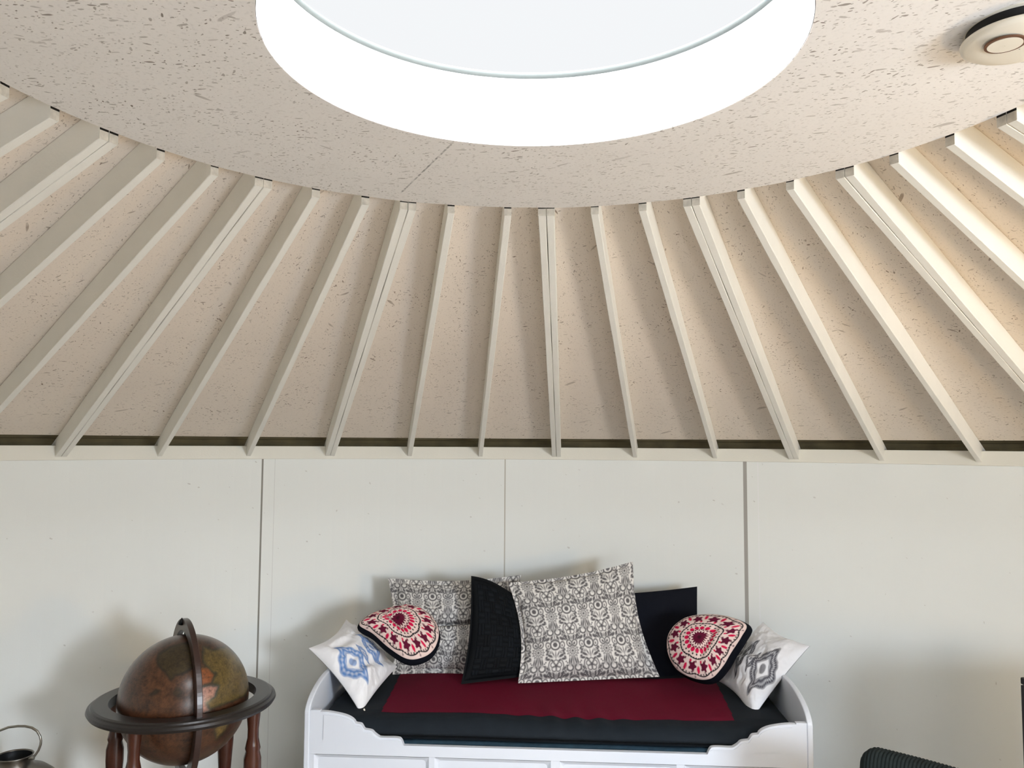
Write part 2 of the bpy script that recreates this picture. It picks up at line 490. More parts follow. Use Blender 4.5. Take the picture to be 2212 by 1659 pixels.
# ------------------------------------------------------------------ smoke alarm on the crown plate
zc = ZS+(ZP-ZS)*.6
c = atz(2201, 81, zc-.02)
al = empty('smoke_alarm', (c[0], c[1], zc)); tag(al, 'round cream smoke alarm on the ceiling board beside the skylight', 'smoke alarm')
R1 = .079
v, f = lathe([(.001, zc+.004), (R1*.97, zc+.004), (R1*.97, zc-.004), (R1*.90, zc-.005), (.001, zc-.005)], 64, c[:2]); obj('mounting_plate', v, f, M['plastic'], al)
v, f = lathe([(R1*.89, zc-.004), (R1*.89, zc-.022), (.001, zc-.022)], 64, c[:2]); obj('sounder_gap', v, f, M['black'], al, smooth=True)
prof = [(R1*.97, zc-.020), (R1*1.0, zc-.022), (R1*.985, zc-.026), (R1*.9, zc-.030), (R1*.7, zc-.034), (R1*.4, zc-.037), (.001, zc-.038)]
v, f = lathe([(.001, zc-.020)]+prof, 64, c[:2]); obj('cover', v, f, M['plastic'], al, smooth=True)
bq = atz(2171, 98, zc-.039)
v, f = lathe([(.0275, zc-.036), (.0275, zc-.0385), (.0235, zc-.0385), (.0235, zc-.036)], 40, bq[:2]); obj('button_groove', v, f, simple('brown_groove', L4(104, 72, 52), .7), al)
v, f = lathe([(.0235, zc-.036), (.0235, zc-.0392), (.001, zc-.040)], 40, bq[:2]); obj('test_button', v, f, M['plastic'], al)

# ------------------------------------------------------------------ daybed
LB = 1.853; DB = .80
FL = at(656, 1600, 3.120)[:2]; FR = at(1757, 1600, 3.004)[:2]
ex = (FR-FL)/np.linalg.norm(FR-FL); ey = np.array([-ex[1], ex[0]])
LB = float(np.linalg.norm(FR-FL))
def B(x, y, z): q = FL+ex*x+ey*y; return (q[0], q[1], z)
bed = empty('daybed', B(LB/2, DB/2, 0)); tag(bed, 'white painted daybed with rounded ends and scalloped front', 'daybed')
def bbox(mb, x0, x1, y0, y1, z0, z1):
    v = [B(x, y, z) for z in (z0, z1) for y in (y0, y1) for x in (x0, x1)]
    mb.add(v, [(0, 2, 3, 1), (4, 5, 7, 6), (0, 1, 5, 4), (2, 6, 7, 3), (0, 4, 6, 2), (1, 3, 7, 5)]); return mb
def prism_yz(x0, x1, poly):
    n = len(poly); v = [B(x0, y, z) for y, z in poly]+[B(x1, y, z) for y, z in poly]
    return v, [tuple(range(n))[::-1], tuple(range(n, 2*n))]+[(i, (i+1) % n, n+(i+1) % n, n+i) for i in range(n)]
def prism_xz(y0, y1, poly):
    n = len(poly); v = [B(x, y0, z) for x, z in poly]+[B(x, y1, z) for x, z in poly]
    return v, [tuple(range(n)), tuple(range(n, 2*n))[::-1]]+[(i, n+i, n+(i+1) % n, (i+1) % n) for i in range(n)]
TS = .020
for x0 in (0, LB-TS):
    poly = [(0, 0), (0, .60)]+[(.27*(1-math.cos(a)), .60+.088*math.sin(a)) for a in np.linspace(.08, PI/2, 16)]+[(DB, .688), (DB, 0)]
    # note: quarter ellipse, steep at the front
    v, f = prism_yz(x0, x0+TS, poly); o = obj('side_panel', v, f, M['paint'], bed); bevel_mod(o, .004, 2)
# front board with scalloped shoulders
ZR = .497
left = [(.064, .609), (.100, .606), (.145, .598), (.172, .588), (.186, .577), (.191, .570), (.211, .566), (.222, .551), (.227, .548), (.250, .544), (.263, .533), (.277, .524), (.289, .5215), (.345, .5215), (.361, .514), (.370, .495)]
sc = []
def smooth_path(p, n=5):
    p = np.array(p); out = []
    for i in range(len(p)-1):
        p0, p1, p2, p3 = p[max(i-1, 0)], p[i], p[i+1], p[min(i+2, len(p)-1)]
        for t in np.linspace(0, 1, n, endpoint=False):
            out.append(.5*((2*p1)+(-p0+p2)*t+(2*p0-5*p1+4*p2-p3)*t*t+(-p0+3*p1-3*p2+p3)*t**3))
    out.append(p[-1]); return [tuple(x) for x in out]
lp = smooth_path(left)
zt = .456
top = [(TS, zt), (TS, .613), (.058, .613), (.058, .607)]+[(x, min(z, .608)) for x, z in lp]
rp = [(LB-x, z) for x, z in top[::-1]]
poly = top+rp
v, f = prism_xz(.004, .026, poly); fb = obj('front_board', v, f, M['paint'], bed); bevel_mod(fb, .003, 2)
# inner shoulder raised panels
for sgn in (0, 1):
    pl = [(.072, .508)]+[(.072, .598)]+[(x, z-.008) for x, z in lp if x > .075 and .52 < z < .604]+[(.362, .508)]
    if sgn: pl = [(LB-x, z) for x, z in pl[::-1]]
    v, f = prism_xz(.001, .006, pl); obj('shoulder_panel', v, f, M['paint'], bed); 
# drawer-front frame and recessed panels
z0, z1 = .13, zt
px_ = [(677, 926), (938, 1190), (1209, 1462), (1479, 1738)]
def bx(px): # pixel column on the front plane -> bed x
    r = ray(px, 1645); k_ = np.linalg.solve(np.array([[r[0], -ex[0]], [r[1], -ex[1]]]), FL); return float(k_[1])
ops = [(bx(a), bx(b)) for a, b in px_]
zo0 = .17
mb = MB()
edges = [TS]+[e for o_ in ops for e in o_]+[LB-TS]
for i in range(0, len(edges), 2): bbox(mb, edges[i], edges[i+1], .0045, .025, zo0, zt)
bbox(mb, TS, LB-TS, .0045, .025, .08, zo0)
mb.build('front_frame', M['paint'], bed)
zt2 = zt
for a, b_ in ops:
    dpt, ch = .012, .013
    ztop = zt-.0005
    q = []
    for (xx, zz, y) in ((a, zo0, .004), (b_, zo0, .004), (b_, ztop, .004), (a, ztop, .004)): q.append(B(xx, y, zz))
    inner = []
    r_ = .014
    for cx, cz, a0 in ((a+ch+r_, zo0+ch+r_, PI), (b_-ch-r_, zo0+ch+r_, 1.5*PI), (b_-ch-r_, ztop-ch-r_, 0), (a+ch+r_, ztop-ch-r_, .5*PI)):
        for t in np.linspace(0, PI/2, 5): inner.append(B(cx+r_*math.cos(a0+t), .004+dpt, cz+r_*math.sin(a0+t)))
    V = q+inner; Fc = [tuple(range(4, 24))]
    for k in range(4):
        for t in range(4): Fc.append((k, 4+5*k+t+1, 4+5*k+t))
        kn = (k+1) % 4
        Fc.append((k, kn, 4+5*kn, 4+5*k+4))
    Fc = [x[::-1] if len(x) < 10 else x for x in Fc]
    obj('drawer_panel', V, Fc, M['paint'], bed)
mb = MB(); bbox(mb, TS, LB-TS, .03, DB-.02, .27, .29); mb.build('bed_base', M['paint'], bed)
mb = MB(); bbox(mb, TS, LB-TS, DB-.02, DB, .06, .45); mb.build('back_panel', M['paint'], bed)

# mattress and quilt
def soft_box(x0, x1, y0, y1, z0, z1, rad, nx, ny, hfun=None):
    """rounded slab in bed coordinates; returns verts, faces and the grid xy"""
    us = np.linspace(0, 1, nx); vs = np.linspace(0, 1, ny)
    def rounded(n, a, b, r):
        t = np.linspace(0, PI/2, 7)
        head = a+r*(1-np.cos(t)); zh = -r+r*np.sin(t)
        mid = np.linspace(a+r, b-r, n)[1:-1]
        return np.r_[head, mid, b-(head-a)[::-1]], np.r_[zh, np.zeros(len(mid)), zh[::-1]]
    X, zx = rounded(nx, x0, x1, rad); Y, zy = rounded(ny, y0, y1, rad)
    return X, zx, Y, zy
def slab(name, m, parent, loc, x0, x1, y0, y1, z0, z1, rad, nx, ny, hf, region=None, rm=None, rname=None, rlabel=None):
    X, zx, Y, zy = soft_box(x0, x1, y0, y1, z0, z1, rad, nx, ny)
    GX, GY = np.meshgrid(X, Y, indexing='ij')
    Z = z1+np.minimum(zx[:, None], zy[None, :])
    Z = Z+hf(GX, GY)*np.clip((Z-z0)/(z1-z0), 0, 1)
    q = FL[None, None, :]+GX[..., None]*ex+GY[..., None]*ey
    V = np.concatenate([q, Z[..., None]], -1).reshape(-1, 3)
    nX, nY = len(X), len(Y)
    fc = grid_faces(nX, nY)
    # skirt to the underside
    ring = [i*nY for i in range(nX)]+[(nX-1)*nY+j for j in range(1, nY)]+[i*nY+nY-1 for i in range(nX-2, -1, -1)]+[j for j in range(nY-2, 0, -1)]
    low = V[ring].copy(); low[:, 2] = z0
    n0 = len(V); V2 = np.vstack([V, low]); nr = len(ring)
    sk = [(ring[i], n0+i, n0+(i+1) % nr, ring[(i+1) % nr]) for i in range(nr)]
    sk = [s[::-1] for s in sk]+[tuple(range(n0, n0+nr))]
    o = obj(name, V2, [tuple(x) for x in fc]+sk, m, parent, loc, smooth=True)
    if region is not None:
        cx = GX.reshape(-1); cy = GY.reshape(-1)
        keep = [x for x in fc if region(cx[x].mean(), cy[x].mean())]
        ids = sorted({i for x in keep for i in x}); mp = {i: k for k, i in enumerate(ids)}
        Vr = V[ids].copy(); Vr[:, 2] += .0012
        obj(rname, Vr, [tuple(mp[i] for i in x) for x in keep], rm, o, smooth=True)
    return o
rough_h = lambda X, Y: .003*vnoise(X*6, Y*6, seed=3)
mt = slab('mattress', M['blue'], None, B(LB/2, DB/2, .29), TS+.004, LB-TS-.004, .028, DB-.02, .291, .506, .012, 60, 20, rough_h)
tag(mt, 'petrol blue mattress showing as a thin strip above the white front rail', 'mattress')
zq = .577
corner = [atz(822, 1540, zq), atz(1585, 1556, zq), atz(1548, 1475, zq), atz(865, 1455, zq)]
cb = [((np.array([c_[0], c_[1]])-FL) @ ex, (np.array([c_[0], c_[1]])-FL) @ ey) for c_ in corner]
yf = (cb[0][1]+cb[1][1])/2; yb = max(cb[2][1], cb[3][1])+.04
def in_red(x, y):
    if not (yf+.0*x < y < yb): return False
    t = (y-yf)/(yb-yf)
    xl = cb[0][0]+(cb[3][0]-cb[0][0])*t; xr = cb[1][0]+(cb[2][0]-cb[1][0])*t
    return xl < x < xr
def quilt_h(X, Y):
    h = .006*vnoise(X*3.2, Y*4, seed=5)+.0035*vnoise(X*11+Y*3, Y*2.5, seed=8)
    w = np.exp(-((X-1.0)/.22)**2)*np.clip(1-(Y-.04)/.55, 0, 1)
    h = h+.005*w*np.sin((X-1.0)*70+3*np.sin(Y*5))*np.exp(-((Y-.12)/.16)**2)
    h = h+.004*np.sin(X*9+Y*7)*np.clip((Y-.1)/.5, 0, 1)
    return h-.012*np.clip((.14-Y)/.14, 0, 1)
ql = slab('quilt', M['charcoal'], None, B(LB/2, DB/2, .51), TS+.006, LB-TS-.006, .030, DB-.03, .512, zq, .052, 340, 150, quilt_h, in_red, M['red'], 'red_centre_panel')
tag(ql, 'charcoal quilt with burgundy centre panel lying over the daybed mattress', 'quilt')
for ch_ in ql.children: ch_['label'] = 'burgundy red centre panel of the quilt'

# ------------------------------------------------------------------ drawn fabric motifs
def sm(d, w): return np.clip(.5-d/w, 0, 1)
class Ink:
    """collects coverage of drawn shapes over coordinates x, y"""
    def __init__(s, x, y, w): s.x, s.y, s.w = x, y, w; s.a = np.zeros_like(x)
    def put(s, d): s.a = np.maximum(s.a, sm(d, s.w))
    def cut(s, d): s.a = np.minimum(s.a, 1-sm(d, s.w))
    def ell(s, cx, cy, rx, ry, ang=0, mirror=True):
        for sg in ((1, -1) if mirror and (abs(cx) > 1e-6 or ang) else (1,)):
            dx, dy = s.x*sg-cx, s.y-cy
            c, q = math.cos(ang), math.sin(ang)
            a, b = dx*c+dy*q, -dx*q+dy*c
            k = np.hypot(a/rx, b/ry)
            yield (k-1)*min(rx, ry)
    def fill(s, *a, **k):
        for d in s.ell(*a, **k): s.put(d)
    def hole(s, *a, **k):
        for d in s.ell(*a, **k): s.cut(d)
    def ring(s, cx, cy, rx, ry, t, ang=0, mirror=True):
        for d in s.ell(cx, cy, rx, ry, ang, mirror): s.put(np.abs(d)-t/2)
    def arc(s, cx, cy, r, t, a0, a1):
        for sg in (1, -1):
            dx, dy = s.x*sg-cx, s.y-cy
            an = np.mod(np.arctan2(dy, dx)-a0, 2*PI)
            d = np.abs(np.hypot(dx, dy)-r)-t/2
            s.put(np.where(an < (a1-a0), d, 9))
def folk(X, Y):
    """folk-flower print; X, Y in metres over the cloth, Y down. Returns ink coverage."""
    PX, PY = .150, .282              # repeat
    k = 395.0/PX                      # motif drawing units per metre
    a = np.zeros_like(X)
    for off, sh in ((0.0, 0.0), (.5, .5)):
        xx = (np.mod(X/PX-off+.5, 1)-.5)*395.0
        for base in (-740.0, 0.0, 740.0):
            yy = np.mod(Y/PY-sh, 1)*740.0+base
            if base == 0 or True:
                I = Ink(xx, yy, 11.0)
                sel = (yy > -140) & (yy < 880)
                # medallion with loops
                I.ring(0, 0, 54, 50, 17); I.fill(0, 0, 26, 25); I.ring(82, 6, 26, 34, 12, .3); I.fill(80, 10, 8, 12)
                I.fill(36, -72, 13, 28, -.5); I.fill(82, -60, 15, 30, -1.0); I.fill(0, -80, 6, 24)
                # leaf spray
                I.ring(78, 68, 10, 25, 7, 1.1); I.fill(66, 110, 14, 36, 1.1); I.fill(90, 145, 13, 30, 1.5); I.fill(30, 92, 7, 30, .5); I.fill(0, 105, 6, 38); I.fill(40, 160, 12, 24, .9)
                # five petal flower
                for q in range(5):
                    t = -PI/2+q*2*PI/5
                    I.ring(36*math.cos(t), 215+36*math.sin(t), 25, 25, 11, 0.001, mirror=False)
                I.fill(0, 215, 20, 20); I.arc(0, 212, 82, 12, -.9, .7); I.fill(70, 286, 15, 28, .9); I.fill(92, 240, 11, 18, .3)
                I.fill(30, 290, 9, 20, .8)
                # palm
                for q in (-.9, -.45, 0.0, .45, .9): I.fill(26*math.sin(q), 312-22*math.cos(q)+14, 5, 20, q, mirror=False)
                # hearts
                I.ring(30, 362, 28, 34, 13, .55); I.fill(27, 366, 11, 16, .55)
                # daisy
                I.ring(0, 440, 56, 56, 8)
                for q in range(12):
                    t = q*2*PI/12; I.fill(34*math.cos(t), 440+34*math.sin(t), 15, 6, t, mirror=False)
                I.fill(0, 440, 13, 13)
                for q in range(14):
                    t = q*2*PI/14; I.fill(66*math.cos(t), 440+66*math.sin(t), 7, 7, 0, mirror=False)
                # side twigs
                for (dx, dy) in ((96, 420), (100, 460), (92, 498), (108, 436)): I.fill(dx, dy, 12, 17, .8)
                # body of the vase
                I.fill(0, 545, 7, 70); I.fill(24, 540, 10, 52, -.25); I.fill(46, 545, 9, 40, -.15); I.fill(20, 590, 9, 22, .4)
                for (dx, dy) in ((70, 560), (62, 584), (84, 545)): I.fill(dx, dy, 8, 8)
                # curls
                I.arc(44, 606, 34, 17, -.5, 3.5); I.fill(76, 588, 12, 12); I.fill(14, 600, 6, 34)
                # foot
                I.fill(0, 660, 5, 44); I.ring(24, 694, 20, 14, 8, .3)
                # posies either side
                for (dx, dy, q) in ((96, 640, .3), (116, 622, .8), (78, 622, -.3), (110, 662, 1.2), (80, 668, -.9), (96, 604, 0)): I.fill(dx, dy, 8, 18, q)
                # fan between columns
                for q in (.25, .65, 1.05): I.fill(150*math.sin(q)*.62+6, 330-10-70*math.cos(q)*.2, 11, 34, q)
                a = np.maximum(a, np.where(sel, I.a, 0))
    return a

def cushion(name, px, depth, thick, mfront, mback, paint, nu=200, nv=200, pinch=.05, bow=(0, 0, 0, 0), wrinkle=.004, label='', cat='cushion', group='cushions on the daybed', seed=0, flange=0.0, puff=.5, backthick=None, dent=None):
    """px = four picture corners TL, TR, BR, BL seen on the cushion's front, depth = their distances into the room"""
    c = [at(p[0], p[1], d) for p, d in zip(px, depth)]
    u = np.linspace(0, 1, nu); v = np.linspace(0, 1, nv)
    U, Vv = np.meshgrid(u, v, indexing='ij')
    # edges bow inwards (positive) in cloth coordinates
    bt, br_, bb, bl = bow
    su, sv = np.sin(PI*U), np.sin(PI*Vv)
    U2 = U+su*0+(bl*(1-U)-br_*U)*sv
    V2 = Vv+(bt*(1-Vv)-bb*Vv)*su
    tl, tr, brc, blc = c
    S = ((1-U2)*(1-V2))[..., None]*tl+(U2*(1-V2))[..., None]*tr+(U2*V2)[..., None]*brc+((1-U2)*V2)[..., None]*blc
    nrm = np.cross(tr-tl, blc-tl)+np.cross(brc-tr, blc-brc)*0
    nrm = nrm/np.linalg.norm(nrm)
    if nrm @ (np.array([0, 0, EYE])-S.mean((0, 1))) < 0: nrm = -nrm
    uu = np.clip((U-flange)/(1-2*flange), 0, 1); vv = np.clip((Vv-flange)/(1-2*flange), 0, 1)
    prof = np.clip(4*uu*(1-uu), 0, 1)**puff*np.clip(4*vv*(1-vv), 0, 1)**puff
    edge = np.clip(4*U*(1-U)*4*Vv*(1-Vv)*6, 0, 1)
    wr = wrinkle*(fbm(U*4, Vv*4, seed=seed)*1.2+.8*vnoise(U*3+Vv*9, Vv*2-U*2, seed=seed+4))*edge
    front = thick*prof+wr
    if dent is not None: front = front+dent(U, Vv)
    bt_ = thick*.7 if backthick is None else backthick
    Fv = S+front[..., None]*nrm
    nb = max(24, nu//6)
    ub = np.linspace(0, 1, nb)
    iu = np.round(ub*(nu-1)).astype(int); iv = np.round(ub*(nv-1)).astype(int)
    Bv = (S-(bt_*prof+.0015)[..., None]*nrm)
    Vf = Fv.reshape(-1, 3); Vb = Bv.reshape(-1, 3)
    col = paint(U, Vv, np.linalg.norm(tr-tl), np.linalg.norm(blc-tl)).reshape(-1, 3)
    n = nu*nv
    # full back (kept at the same density so the rim is watertight)
    ff = grid_faces(nu, nv); 
    a_ = Vf[ff[0]]; fn = np.cross(a_[1]-a_[0], a_[2]-a_[0])
    if np.dot(np.cross(S[1, 0]-S[0, 0], S[0, 1]-S[0, 0]), nrm) < 0: ff = ff[:, ::-1]
    ring = [i*nv for i in range(nu)]+[(nu-1)*nv+j for j in range(1, nv)]+[i*nv+nv-1 for i in range(nu-2, -1, -1)]+[j for j in range(nv-2, 0, -1)]
    # coarse back
    st = max(1, nu//50)
    gi = np.unique(np.r_[np.arange(0, nu, st), nu-1]); gj = np.unique(np.r_[np.arange(0, nv, st), nv-1])
    Bc = Bv[np.ix_(gi, gj)].reshape(-1, 3); cb_ = col.reshape(nu, nv, 3)[np.ix_(gi, gj)].reshape(-1, 3)
    fbk = grid_faces(len(gi), len(gj))
    if (ff[0] == grid_faces(nu, nv)[0]).all(): fbk = fbk[:, ::-1]
    Vall = np.vstack([Vf, Bc]); call = np.vstack([col, cb_ if mback is mfront else cb_])
    base = np.array([S[..., 0].mean(), S[..., 1].mean(), S[..., 2].min()])
    o = obj(name, Vall, np.vstack([ff, fbk+n]), [mfront, mback], None, base, True, col=call, fmat=[0]*len(ff)+[1]*len(fbk))
    tag(o, label, cat, group)
    return o, S, nrm
M['print'] = attr_mat('printed_cotton', .85, bmp=.15)
M['whitecloth'] = attr_mat('white_cotton_cloth', .85, bmp=.25)
M['weave'] = attr_mat('black_woven_ribbon', .7, spec=.12)
M['mandala'] = attr_mat('embroidered_cotton', .8, bmp=.3, bscale=500)

INK, CLOTH = lin((98, 96, 98)), lin((226, 224, 220))
def damask(sx, sy, rot=0.0):
    def f(U, V, w, h):
        X, Y = U*w+sx, V*h+sy
        if rot: X, Y = X*math.cos(rot)-Y*math.sin(rot), X*math.sin(rot)+Y*math.cos(rot)
        a = folk(X, Y)[..., None]
        return CLOTH*(1-a)+INK*a
    return f
def fold(U, V): # deep crease across the leaning cushion
    d = V-(.50-.10*(U-.38))
    return -.030*np.exp(-(d/.018)**2)*np.clip((U-.25)*6, 0, 1)*np.clip((.78-U)*6, 0, 1)-.012*np.exp(-(d/.1)**2)
cA, SA, nA = cushion('scatter_cushion', [(838, 1249), (1126, 1242), (1118, 1466), (848, 1457)], [3.86, 3.84, 3.70, 3.72], .065, M['print'], M['print'], damask(.02, .06), 300, 260, bow=(.045, .03, .03, .035), flange=.05, wrinkle=.006, seed=2, backthick=.02, dent=fold,
    label='grey and white floral print cushion behind the black woven cushion')
cC, SC_, nC = cushion('scatter_cushion', [(1098, 1259), (1367, 1213), (1425, 1462), (1119, 1476)], [3.72, 3.76, 3.66, 3.58], .075, M['print'], M['print'], damask(.0, .0), 320, 300, bow=(.035, .055, .0, .055), flange=.03, wrinkle=.005, seed=5, backthick=.02,
    label='large upright grey and white floral print cushion in front of the plain black cushion')
def weave(U, V, w, h):
    n = 9
    a, b_ = U*n, V*n
    ch = (np.floor(a)+np.floor(b_)) % 2
    t = np.where(ch > 0, a, b_)
    fr = np.abs(np.mod(t*2, 1)-.5)*2
    ed = np.minimum(np.abs(np.mod(a, 1)-.5), 1)*2
    ed2 = np.abs(np.mod(b_, 1)-.5)*2
    g = (1-.75*np.clip((fr-.8)*6, 0, 1))*(1-.5*np.clip((np.maximum(ed, ed2)-.9)*8, 0, 1))
    q = np.sin(np.floor(a)*12.9+np.floor(b_)*78.2)*43758.5; q = q-np.floor(q)
    base = lin((10, 15, 20))
    flat = (U < .12) | (U > .95) | (V < .07) | (V > .93)
    s = np.where(flat, .55, g*(.55+.75*q))
    return base*s[..., None]
def weave_dent(U, V):
    n = 9; a, b_ = U*n, V*n
    ch = (np.floor(a)+np.floor(b_)) % 2
    t = np.where(ch > 0, a, b_)
    h = .0035*np.abs(np.sin(PI*t*2))
    return np.where((U < .12) | (U > .95) | (V < .07) | (V > .93), 0, h)
cB, SB, nB = cushion('scatter_cushion', [(1018, 1244), (1107, 1282), (1128, 1462), (996, 1478)], [3.66, 3.72, 3.62, 3.54], .036, M['weave'], M['navy'], weave, 200, 220, bow=(-.035, -.10, .0, .07), flange=.03, wrinkle=.002, seed=7, dent=weave_dent, backthick=.02,
    label='narrow black woven ribbon cushion leaning between the two floral cushions')
def plain(c_):
    c_ = lin(c_)
    return lambda U, V, w, h: np.ones(U.shape+(3,))*c_
cD, SD, nD = cushion('scatter_cushion', [(1322, 1284), (1506, 1267), (1513, 1463), (1335, 1474)], [3.86, 3.85, 3.76, 3.77], .03, M['mandala'], M['navy'], plain((13, 16, 26)), 80, 80, bow=(.01, .015, .0, .0), wrinkle=.003, seed=9, backthick=.02,
    label='plain black square cushion against the wall behind the round right cushion')

# ikat-style medallions on the white cushions
def ogee(x, y, rx, ry):
    """signed size of a lobed pointed medallion, 0 centre .. 1 edge"""
    r = np.hypot(x/rx, y/ry); t = np.arctan2(y/ry, x/rx)
    edge = .74+.10*np.abs(np.cos(2*t+PI/4*0))**.8+.26*np.exp(-((np.abs(np.abs(t)-PI/2))/.24)**2)+.05*np.cos(8*t)
    return r/edge
def medal(colr, mots):
    ink = lin(colr); white = lin((233, 234, 238))
    def f(U, V, w, h):
        col = np.ones(U.shape+(3,))*white
        for (cu, cv, ru, rv) in mots:
            q = ogee(U-cu, V-cv, ru, rv)
            t = np.arctan2((V-cv)/rv, (U-cu)/ru)
            big = ru > .2
            a = sm(q-1, .05)
            tone = .80+.20*np.sin(q*24)+.16*np.sin(t*(46 if big else 18))*(np.abs(q-.75) < .14)
            inner = np.abs(U-cu)/(ru*.42)+np.abs(V-cv)/(rv*.46)
            hole = sm(inner-1, .12); dot = sm(np.hypot((U-cu)/(ru*.19), (V-cv)/(rv*.20))-1, .3)
            k = np.clip(a*np.clip(tone, .3, 1), 0, 1)*(1-hole*.95)+dot*.75*hole
            k = np.clip(k, 0, 1)[..., None]
            col = col*(1-k)+ink*k
        return col
    return f
cH, SH, nH = cushion('scatter_cushion', [(1648, 1343), (1749, 1395), (1625, 1553), (1546, 1467)], [3.70, 3.42, 3.24, 3.58], .075, M['whitecloth'], M['whitecloth'],
    medal((80, 80, 88), [(.80, .57, .205, .30), (.605, .585, .075, .15), (.40, .585, .135, .27), (.17, .57, .075, .15)]), 240, 240, bow=(.06, .03, .06, .07), wrinkle=.015, seed=12, puff=.55, backthick=.02,
    label='white cushion printed with grey medallions leaning on the right arm of the daybed')
cG, SG, nG = cushion('scatter_cushion', [(748, 1338), (667, 1400), (779, 1540), (858, 1440)], [3.68, 3.40, 3.24, 3.60], .075, M['whitecloth'], M['whitecloth'],
    medal((96, 134, 190), [(.79, .53, .20, .30), (.575, .55, .075, .15), (.365, .57, .135, .27), (.13, .60, .075, .15)]), 240, 240, bow=(.08, .06, .02, .06), wrinkle=.015, seed=15, puff=.55, backthick=.02,
    label='white cushion printed with blue medallions leaning on the left arm of the daybed')
zp = at(786, 1531, 3.236)
v, f = tube([zp, zp+np.array([.006, -.004, -.012]), zp+np.array([.008, -.006, -.018])], .003, 8)
obj('zip_pull', v, f, M['plastic'], cG)['label'] = 'small white zip pull at the corner'

# round embroidered cushions
def mandala(T, A, rot):
    base, mar, pink, blk, gry = lin((224, 202, 196)), lin((92, 16, 46)), lin((200, 20, 72)), lin((24, 18, 24)), lin((120, 96, 100))
    col = np.ones(T.shape+(3,))*base
    A = A+rot
    x, y = T*np.cos(A), T*np.sin(A)
    def lay(k, c):
        nonlocal col
        k = np.clip(k, 0, 1)[..., None]; col = col*(1-k)+c*k
    def petals(n, r, rl, rw, c, ph=0.0, jag=0.0):
        a = np.mod(A*n/(2*PI)+ph+.5, 1)-.5
        tang = a*2*PI/n*T; rad = T-r
        d = np.hypot(rad/rl, tang/rw)
        if jag: d = d*(1+jag*np.cos(np.arctan2(rad/rl, tang/rw)*5))
        lay(sm((d-1)*min(rl, rw), .012), c)
    lay(sm(T-(.19+.03*np.cos(A*18)), .015), mar); lay(sm(T-.05, .03)*.6, blk)
    petals(18, .262, .026, .02, mar, .5)
    petals(18, .345, .066, .050, pink)
    petals(18, .285, .026, .016, mar)
    petals(26, .445, .026, .020, blk)
    lay(sm(np.abs(T-(.505+.045*np.abs(np.cos(A*4))))-.015, .01), blk)
    petals(48, .535, .022, .018, blk)
    petals(13, .62, .042, .028, pink, .0); petals(13, .615, .036, .020, mar, .5)
    petals(13, .735, .105, .098, mar, .25, .24)
    petals(13, .80, .088, .040, pink, .75)
    petals(13, .865, .024, .022, gry, .25)
    lay(sm(np.abs(T-(.885+.055*np.abs(np.cos(A*5.5))))-.013, .01), blk)
    petals(66, .905, .022, .02, blk)
    petals(11, .96, .022, .024, gry, .5)
    return col
def round_cushion(outline, cpx, cY, nrm, thick, rot, label, crease, seed, side=.05):
    nrm = np.array(nrm, float); nrm /= np.linalg.norm(nrm)
    C = at(cpx[0], cpx[1], cY)
    pts = np.array([atplane(px, py, C, nrm) for px, py in outline])
    # closed smooth outline sampled by angle index
    n = len(pts); na = 240
    out = []
    for i in range(na):
        t = i/na*n; k = int(t); f_ = t-k
        p0, p1, p2, p3 = pts[(k-1) % n], pts[k % n], pts[(k+1) % n], pts[(k+2) % n]
        out.append(.5*((2*p1)+(-p0+p2)*f_+(2*p0-5*p1+4*p2-p3)*f_*f_+(-p0+3*p1-3*p2+p3)*f_**3))
    out = np.array(out)
    nt_ = 110
    T = np.linspace(.004, 1, nt_)
    A = np.arange(na)/na*2*PI
    TT, AA = np.meshgrid(T, A, indexing='xy')   # (na, nt)
    S = C+(out-C)[:, None, :]*TT[..., None]
    h = thick*np.clip(1-TT**2.2, 0, 1)**.6
    h = h+.006*np.sin(AA*17+seed)*np.clip(TT-.55, 0, 1)*2.0*(1-TT)**.5+.004*fbm(np.cos(AA)*TT*3, np.sin(AA)*TT*3, seed=seed)*(1-TT)
    q = (S-C)
    h = h+crease(q)*np.clip((1-TT)*3, 0, 1)
    Fv = (S+h[..., None]*nrm).reshape(-1, 3)
    col = mandala(TT, AA, rot).reshape(-1, 3)
    ff = grid_faces(na, nt_, wrapu=True)
    a_ = Fv[ff[nt_*3]]
    if np.dot(np.cross(a_[1]-a_[0], a_[2]-a_[0]), nrm) < 0: ff = ff[:, ::-1]
    base = np.array([C[0], C[1], out[:, 2].min()-side*abs(nrm[2])])
    top = empty('round_cushion', base)
    tag(top, label, 'cushion', 'cushions on the daybed')
    obj('embroidered_face', np.vstack([Fv, [C+nrm*thick]]), [tuple(x) for x in ff], M['mandala'], top, smooth=True, col=np.vstack([col, [lin((92, 16, 46))]]))
    # dark gusset and back
    prof = [(1.0, 0.0), (1.03, -.25), (1.045, -.5), (1.03, -.75), (.98, -1.0), (.6, -1.12), (.02, -1.15)]
    Vb = np.array([[C+(out[i]-C)*a+nrm*side*d+nrm*.002*(d == 0) for a, d in prof] for i in range(na)]).reshape(-1, 3)
    fb_ = grid_faces(na, len(prof), wrapu=True)
    a_ = Vb[fb_[1]]
    cen = a_.mean(0)-C
    if np.dot(np.cross(a_[1]-a_[0], a_[2]-a_[0]), cen) < 0: fb_ = fb_[:, ::-1]
    o = obj('gusset', Vb, fb_, M['navy'], top, smooth=True); o['label'] = 'plain black gusset and back'
    return top
def creaseE(q): # fold running down to the lower right
    d = q @ np.array([.55, 0, .83])+.010; s = q @ np.array([.83, 0, -.55])
    return -.020*np.exp(-(d/.010)**2)*np.exp(-((s-.0)/.07)**2)
